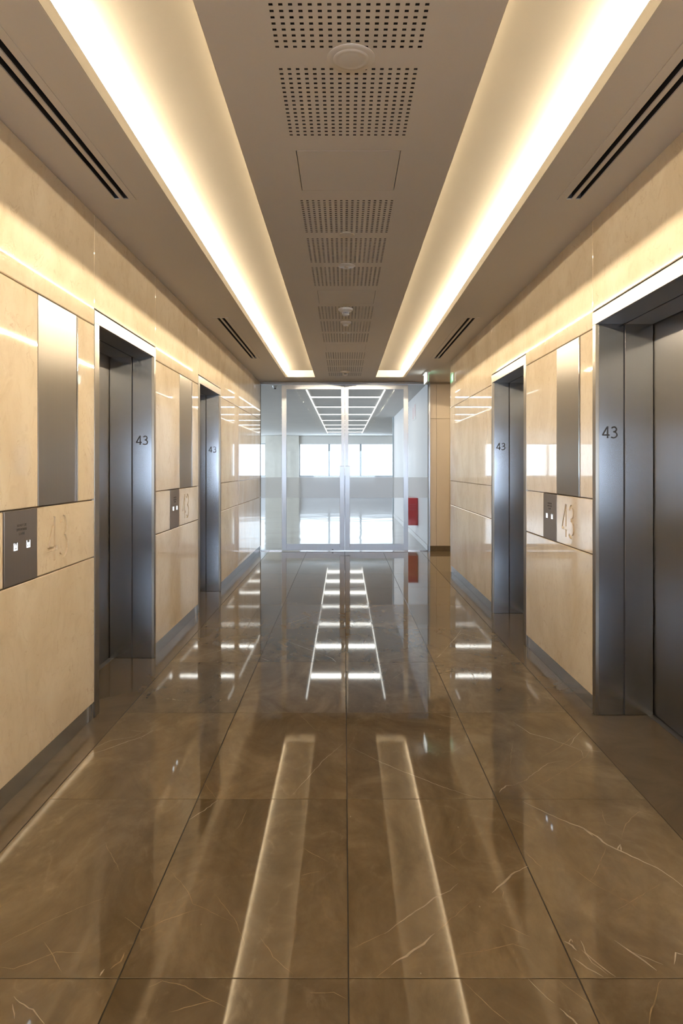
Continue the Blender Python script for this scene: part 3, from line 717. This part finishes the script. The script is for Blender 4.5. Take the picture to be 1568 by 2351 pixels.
# ------------------------------------------------------------------ lifts
def lift(s, y0, y1, label):
    X = wall_frame(s); root = empty('elevator', (X, (y0+y1)/2, 0), label, 'elevator')
    ZO, ZH = 2.205, 2.276; fo_ = -s*0.003; ft = FT if (s < 0 or y1 > 6) else 0.048
    st = M['steel']
    mb = MB(); mb.cbox(X+fo_, X+s*0.016, y0-NT, y1+ft, ZO, ZH, M['steel_panel'], 0.001); part(mb, 'frame_header', root)
    for a, b in ((y0-NT+0.001, y0), (y1, y1+ft-0.001)):
        mb = MB(); mb.cbox(X+fo_, X+s*0.016, a, b, 0.001, ZO-0.0005, M['steel_panel'], 0.0012); part(mb, 'frame_facing', root)
    D1, D2, gp, t = 0.155, 0.322, 0.009, 0.025
    for yy, sg in ((y1, 1), (y0, -1)):
        for da, db in ((0.0165, D1), (D1+gp, D2)):
            mb = MB(); ya, yb = sorted((yy+sg*0.0, yy+sg*t))
            if da < 0.02:
                mb.cbox(X+s*0.016, X+s*db, ya, yb, 0.001, ZO, st, 0.001)
            else: mb.cbox(X+s*da, X+s*db, ya, yb, 0.001, ZO, st, 0.001)
            part(mb, 'jamb_panel', root)
        mb = MB(); ya, yb = sorted((yy+sg*(0.010), yy+sg*t)); mb.box(X+s*D1, X+s*(D1+gp), ya, yb, 0.001, ZO, M['dark']); part(mb, 'jamb_joint', root)
    for da, db in ((0.0165, D1), (D1+gp, D2)):
        mb = MB(); mb.cbox(X+s*da, X+s*db, y0, y1, ZO, ZO+0.02, M['steel_door'], 0.001); part(mb, 'soffit_panel', root)
    mb = MB(); mb.box(X+s*D1, X+s*(D1+gp), y0, y1, ZO+0.010, ZO+0.02, M['dark']); part(mb, 'soffit_joint', root)
    mb = MB(); mb.box(X+s*(D2-0.03), X+s*(D2+0.055), y0, y1, 0.0005, 0.002, M['steel_door']); part(mb, 'sill', root)
    ym = (y0+y1)/2
    for a, b in ((y0-0.02, ym-0.0015), (ym+0.0015, y1+0.02)):
        mb = MB(); mb.cbox(X+s*(D2+0.006), X+s*(D2+0.04), a, b, 0.004, ZO+0.02, M['steel_door'], 0.0015); part(mb, 'door_panel', root)
    # floor number on the far jamb, reading left to right as seen from the lobby
    h = 0.066; wd = 0.0365*2
    if s < 0: cx = X-0.083-0.046
    else: cx = X+0.075-0.040
    mb = MB(); to3 = lambda u, v, d: Vector((cx+u*1.12, y1-0.0016+d, 1.562+v))
    digits_mesh(mb, '43', h, 0.0010, 0.108, to3, M['dark']); part(mb, 'floor_number', root, 'dark grey number 43')
lift(-1, *LIFTS[-1][0], 'steel framed lift doorway marked 43, nearer one on the left wall')
lift(-1, *LIFTS[-1][1], 'steel framed lift doorway marked 43, far one on the left wall')
lift(1, *LIFTS[1][0], 'steel framed lift doorway marked 43, at the right edge of the picture')
lift(1, *LIFTS[1][1], 'steel framed lift doorway marked 43, far one on the right wall')

# ------------------------------------------------------------------ side passage on the right and its cream wall
mb = MB(); mb.box(1.412, 5.0, YG, YG+0.12, 0.0, ZC, M['gap']); wf = struct(mb, 'wall_front', 'cream panelled wall to the right of the glass front')
for xa, xb in ((1.430, 1.533), (1.537, 1.752), (1.756, 2.35), (2.354, 2.95), (2.954, 3.55), (3.554, 5.0)):
    for za, zb in ((0.088, 2.202), (2.206, ZC-0.035)):
        q = MB(); q.cbox(xa, xb, YG-0.014, YG-0.0005, za, zb, M['cream'], 0.001); part(q, 'wall_panel', wf)
q = MB(); q.box(1.430, 5.0, YG-0.012, YG-0.0005, 0.001, 0.085, M['border']); tag(q.build('baseboard_front'), 'dark brown skirting below the cream wall right of the glass', 'baseboard', kind='structure')
mb = MB(); mb.box(XR+0.003, 5.0, 9.13, 9.16, 0.0, ZC, M['cream']); mb.v = [(x, y-0.03, z) for x, y, z in mb.v]
struct(mb, 'wall_right', 'hidden return wall of the side passage')
mb = MB(); mb.box(5.0, 5.05, 9.10, YG, 0, ZC+0.2, M['cream']); struct(mb, 'wall_right', 'end wall of the side passage')

root = empty('ceiling_light', (2.6, 10.25, ZC), 'unseen square ceiling lamp added to brighten the side passage, round the corner on the right', 'ceiling light')  # lamp added out of view to brighten the passage and its cream wall
q = MB(); q.box(2.30, 2.90, 9.95, 10.55, ZC-0.004, ZC-0.001, M['passage_fill']); part(q, 'diffuser', root)
q = MB()
for bx in ((2.28, 2.92, 9.93, 9.95), (2.28, 2.92, 10.55, 10.57), (2.28, 2.30, 9.95, 10.55), (2.90, 2.92, 9.95, 10.55)): q.box(*bx, ZC-0.008, ZC-0.0005, M['white'])
part(q, 'frame', root)

# ------------------------------------------------------------------ glass front
YF0, YF1 = YG-0.022, YG+0.022
mb = MB(); mb.box(XL+0.0005, 1.429, YG-0.035, YG+0.035, 2.772, ZC-0.0005, M['alu']); struct(mb, 'trim_1', 'satin aluminium header rail above the glass doors')
XD0, XM, XD1 = -1.037, 0.012, 1.066
def glassdoor(x0, x1, hinge_left, label, idx):
    root = empty('glass_door', ((x0+x1)/2, YG, 0.01), label, 'door')
    al = M['alu']; st_o, st_i = 0.077, 0.060
    a, b = (st_o, st_i) if hinge_left else (st_i, st_o)
    for nm2, bx in (('stile', (x0+0.002, x0+a, 0.014, 2.765)), ('stile', (x1-b, x1-0.002, 0.014, 2.765)), ('bottom_rail', (x0+a, x1-b, 0.014, 0.118)), ('top_rail', (x0+a, x1-b, 2.690, 2.765))):
        q = MB(); q.cbox(bx[0], bx[1], YF0, YF1, bx[2], bx[3], al, 0.0015); part(q, nm2, root)
    q = MB(); q.box(x0+a, x1-b, YG-0.005, YG+0.005, 0.118, 2.690, M['glass']); gp = part(q, 'glass_pane', root)
    q = MB(); q.box(x0+a, x1-b, YG-0.0065, YG-0.0055, 0.887, 1.226, M['film']); f = part(q, 'frosted_band', root, 'white frosted safety strip across the glass')
    # pull handle: a full-height flat bar held off the stile
    hx0, hx1 = (x1-0.085, x1-0.010) if hinge_left else (x0+0.010, x0+0.085)
    q = MB(); q.cbox(hx0, hx1, YF0-0.052, YF0-0.042, 0.072, 1.418, al, 0.001)
    ex = hx0 if hinge_left else hx1-0.005
    q.box(ex, ex+0.005, YF0-0.053, YF0-0.018, 0.072, 1.418, M['steel_door'])
    q.box(hx0, hx1, YF0-0.053, YF0-0.0, 1.405, 1.421, M['steel_door'])
    hd = part(q, 'pull_handle', root)
    for zz in (0.12, 1.36):
        q = MB(); xc = (hx0+hx1)/2+(0.012 if hinge_left else -0.012); q.box(xc-0.012, xc+0.012, YF0-0.042, YF0, zz-0.012, zz+0.012, al)
        part(q, 'handle_mount', hd)
    if hinge_left:
        q = MB(); q.box(x1-0.215, x1-0.190, YF0-0.004, YF0, 0.022, 0.034, M['dark']); part(q, 'lock', root)
glassdoor(XD0, XM, True, 'left leaf of the silver framed double glass door with long pull handle', 0)
glassdoor(XM, XD1, False, 'right leaf of the silver framed double glass door with long pull handle', 1)
for x0, x1, lb in ((XL+0.001, XD0, 'narrow fixed glass panel left of the double doors'), (XD1, 1.405, 'narrow fixed glass panel right of the double doors')):
    root = empty('glass_panel', ((x0+x1)/2, YG, 0.0), lb, 'glass panel')
    q = MB(); q.box(x0+0.004, x1-0.004, YG-0.006, YG+0.006, 0.016, 2.771, M['glass']); part(q, 'glass_pane', root)
    q = MB(); q.box(x0+0.004, x1-0.004, YG-0.0075, YG-0.0065, 0.887, 1.226, M['film']); part(q, 'frosted_band', root, 'white frosted safety strip across the glass')
    q = MB(); q.box(x0, x1, YG-0.014, YG+0.014, 0.0005, 0.016, M['steel_bright']); part(q, 'floor_channel', root)
    q = MB(); xx = x0 if x0 < 0 else x1-0.004; q.box(xx, xx+0.004, YG-0.012, YG+0.012, 0.016, 2.771, M['dark']); part(q, 'edge_channel', root)
q = MB(); q.box(1.405, 1.429, YG-0.03, YG+0.03, 0.001, 2.7715, M['alu']); struct(q, 'trim_2', 'slim metal end post right of the glass front')

# ------------------------------------------------------------------ exit sign
root = empty('exit_sign', (1.226, 10.18, ZC), 'edge-on hanging green and white exit sign at the ceiling before the glass front', 'sign')
q = MB(); q.cbox(1.214, 1.238, 10.0, 10.37, 2.650, 2.786, M['white'], 0.002); part(q, 'housing', root)
q = MB(); q.box(1.190, 1.262, 9.98, 10.39, 2.786, ZC-0.0005, M['white']); part(q, 'ceiling_mount', root)
q = MB(); q.box(1.2385, 1.2415, 10.005, 10.365, 2.655, 2.782, M['green']); fp = part(q, 'sign_face', root, 'glowing green face with white running figure and arrow')
q = MB(); xo = 1.2425
def sq(*pts): 
    b = len(q.v); q.v += [(xo, 10.185-u_, 2.7185+v_) for u_, v_ in pts]; q.f.append(tuple(range(b, b+len(pts)))); q.m.append(q.mi(M['signwhite']))
# arrow, then the running figure, then the doorway it runs to: one outline each
sq((-0.17, 0), (-0.13, -0.035), (-0.13, -0.008), (-0.08, -0.008), (-0.08, 0.008), (-0.13, 0.008), (-0.13, 0.035)); part(q, 'arrow', fp)
q = MB(); sq((0.03, 0.0), (0.0, 0.006), (0.0, 0.016), (0.03, 0.028), (0.036, 0.052), (0.056, 0.052), (0.058, 0.0), (0.085, -0.045), (0.07, -0.045), (0.045, -0.006), (0.02, -0.045), (0.005, -0.045)); part(q, 'running_figure', fp)
q = MB(); sq((0.10, -0.05), (0.15, -0.05), (0.15, 0.05), (0.10, 0.05)); part(q, 'doorway_mark', fp)
q = MB(); q.box(1.2105, 1.2135, 10.005, 10.365, 2.655, 2.782, M['signwhite']); part(q, 'sign_face', root, 'glowing white face')

# ------------------------------------------------------------------ office beyond
YW = 31.0
mb = MB(); slab(mb, -11.0, 5.0, YG+0.035, YW+0.3, ZC, ZC+0.06, [], M['offceil'])
struct(mb, 'ceiling', 'grey office ceiling beyond the glass doors')
for k in range(7):
    yc = 13.73+k*2.275
    root = empty('ceiling_light', (0.03, yc, ZC), 'white cross light panel in the office ceiling, ' + ('nearest the doors', 'second from the doors', 'third from the doors', 'fourth from the doors', 'fifth from the doors', 'sixth from the doors', 'farthest, by the windows')[k], 'ceiling light', 'ladder-like row of office ceiling lights')
    q = MB(); q.box(-0.660, 0.720, yc-0.11, yc+0.11, ZC-0.006, ZC-0.001, M['office_light']); part(q, 'diffuser', root)
    q = MB()
    q.box(-0.66, 0.72, yc-0.13, yc-0.11, ZC-0.010, ZC-0.0005, M['offwall']); q.box(-0.66, 0.72, yc+0.11, yc+0.13, ZC-0.010, ZC-0.0005, M['offwall']); part(q, 'frame', root)
for xx, nm in ((-0.685, 'left'), (0.742, 'right')):
    q = MB(); q.box(xx-0.010, xx+0.010, 12.4, 28.4, ZC-0.012, ZC-0.005, M['office_track']); tag(q.build('light_track', origin=(xx, 12.4, ZC)), 'long thin %s rail of light along the office ceiling' % nm, 'light')
mb = MB(); mb.box(1.4055, 1.60, YG+0.12, 19.3, 0.0, ZC, M['offwall'])
struct(mb, 'wall_right', 'white office side wall seen through the right glass panel')
q = MB(); q.box(1.366, 1.404, 19.25, 19.32, 0.0, ZC-0.001, M['mull']); struct(q, 'trim_3', 'grey vertical post at the end of the white office wall')
q = MB(); q.box(1.3925, 1.4045, YG+0.036, 19.24, 0.0, 0.09, M['offwall']); tag(q.build('baseboard_right'), 'pale skirting of the white office wall', 'baseboard', kind='structure')
mb = MB(); mb.box(4.9, 5.0, 19.3, YW, 0, ZC, M['offwall']); mb.box(1.60, 4.9, 19.2, 19.3, 0, ZC, M['offwall']); struct(mb, 'wall_right', 'far right office wall behind the corner')
mb = MB()
mb.box(-11.0, -10.9, YG, YW, 0, 0.6, M['offwall']); mb.box(-11.0, -10.9, YG, YW, 2.6, ZC, M['offwall'])
for a, b in ((YG, 12.5), (17.9, 18.6), (24.0, 24.7), (30.1, YW)): mb.box(-11.0, -10.9, a, b, 0.6, 2.6, M['offwall'])
struct(mb, 'wall_left', 'far left office wall with added side windows')
for n_, (a, b) in enumerate(((12.5, 17.9), (18.6, 24.0), (24.7, 30.1))):  # unseen windows, added to bring more daylight into the office
    q = MB(); q.box(-10.97, -10.93, a, b, 0.6, 0.66, M['mull']); q.box(-10.97, -10.93, a, b, 2.54, 2.6, M['mull'])
    for k in range(4): yy = a+(b-a-0.06)*k/3; q.box(-10.97, -10.93, yy, yy+0.06, 0.6, 2.6, M['mull'])
    wo = struct(q, 'window_%d' % (4+n_), 'unseen office side window added for daylight'); q = MB(); q.box(-10.955, -10.95, a, b, 0.6, 2.6, M['glass_win']); part(q, 'window_pane', wo)
mb = MB(); mb.box(-10.9, XL-0.02, YG+0.03, YG+0.13, 0, ZC, M['offwall']); struct(mb, 'wall_back', 'office wall behind the left lift bank')
# window wall
mb = MB(); zs0, zs1 = 0.965, 2.470
mb.box(-11.0, 5.0, YW, YW+0.25, 0.0, zs0, M['offsill']); mb.box(-11.0, 5.0, YW, YW+0.25, zs1, ZC, M['offheader'])
for xa, xb in ((-3.56, -2.04), (2.30, 5.0), (-11.0, -9.4)): mb.box(xa, xb, YW-0.12, YW+0.25, 0.0, ZC, M['column'])
struct(mb, 'wall_front', 'office window wall with low spandrel and column')
def window(n, x0, x1, z0, z1, y, label, mulls):
    q = MB(); fw = 0.04
    for a, b in ((x0, x0+fw), (x1-fw, x1)): q.box(a, b, y, y+0.08, z0, z1, M['mull'])
    q.box(x0, x1, y, y+0.08, z0, z0+fw, M['mull']); q.box(x0, x1, y, y+0.08, z1-fw, z1, M['mull'])
    for m_ in mulls: q.box(m_-0.045, m_+0.045, y, y+0.08, z0, z1, M['mull'])
    o = struct(q, 'window_%d' % n, label)
    q = MB(); q.box(x0, x1, y+0.035, y+0.041, z0, z1, M['glass_win']); part(q, 'window_pane', o)
window(1, -2.04, 2.30, zs0, zs1, YW+0.05, 'bright office window seen between the door handles', (-0.68, 0.75))
window(2, -9.4, -3.56, zs0, zs1, YW+0.05, 'bright office window left of the column', (-4.99, -6.42, -7.85))
q = MB(); q.box(-2.03, 2.29, YW-0.02, YW-0.004, 2.44, ZC-0.01, M['offheader']); tag(q.build('roller_blind', origin=(0.13, YW-0.01, ZC)), 'rolled-up pale blind above the bright office window', 'blind')
# office detector left
q = MB(); q.lathe([(0.045, ZC), (0.045, ZC-0.02), (0.03, ZC-0.045)], -1.20, 11.85, M['white']); q.lathe([(0.022, ZC-0.045), (0.020, ZC-0.06)], -1.20, 11.85, M['dark'])
tag(q.build('ceiling_sensor', origin=(-1.20, 11.85, ZC)), 'small round sensor on the office ceiling behind the left glass panel', 'sensor')

# fire cabinet
cy0, cy1, cz0, cz1, cx0 = 13.0, 13.62, 0.289, 0.806, 1.185
root = empty('fire_cabinet', (1.404, (cy0+cy1)/2, cz0), 'red fire hose cabinet on the white wall behind the right glass panel', 'fire cabinet')
q = MB(); q.cbox(cx0+0.02, 1.4045, cy0, cy1, cz0, cz1, M['red'], 0.004); part(q, 'body', root)
q = MB(); q.cbox(cx0, cx0+0.018, cy0+0.006, cy1-0.006, cz0+0.006, cz1-0.006, M['red'], 0.003); dr = part(q, 'door', root)
q = MB(); q.cbox(cx0-0.016, cx0-0.001, cy0+0.05, cy0+0.07, 0.50, 0.60, M['dark'], 0.002); part(q, 'handle', dr)
for k in range(4):
    q = MB(); q.box(cx0+0.05, 1.36, cy0-0.002, cy0-0.0003, 0.58+k*0.035, 0.586+k*0.035, M['redtext']); part(q, 'reflection_line', root)  # mullion reflections drawn in as thin paler red lines
# red lettering on the wall: two short lines
u = Vector((0, -1, 0)); v = Vector((0, 0, 1)); wv = Vector((-1, 0, 0))
root = empty('wall_sign', (1.404, 13.7, 2.5), 'pale sign with two lines of small red lettering high on the white wall', 'sign')
q = MB(); q.box(1.4020, 1.4050, 13.36, 14.06, 2.34, 2.64, M['offwall']); part(q, 'sign_plate', root)
for yy, z0, z1 in ((13.52, 2.40, 2.62), (13.86, 2.37, 2.60)):
    q = MB(); z = z0
    while z < z1:
        hh = random.uniform(0.012, 0.022); q.box(1.4005, 1.4019, yy-random.uniform(0.02, 0.04), yy+random.uniform(0.02, 0.04), z, z+hh*0.72, M['redtext']); z += hh
    part(q, 'lettering', root, 'small red characters')

# ------------------------------------------------------------------ unseen end of the lobby behind the viewer, its window guessed for daylight
mb = MB()
wx0, wx1, wz0, wz1 = -1.30, 1.32, 0.72, 2.10
mb.box(XL-0.47, wx0, YB-0.25, YB, 0, 3.02, M['cream']); mb.box(wx1, XR+0.47, YB-0.25, YB, 0, 3.02, M['cream'])
mb.box(wx0, wx1, YB-0.25, YB, 0, wz0, M['cream']); mb.box(wx0, wx1, YB-0.25, YB, wz1, 3.02, M['cream'])
struct(mb, 'wall_back', 'end wall of the lobby around a guessed daylight window')
window(3, wx0, wx1, wz0, wz1, YB-0.15, 'unseen, guessed daylight window at the near end of the lobby', (0.015,))
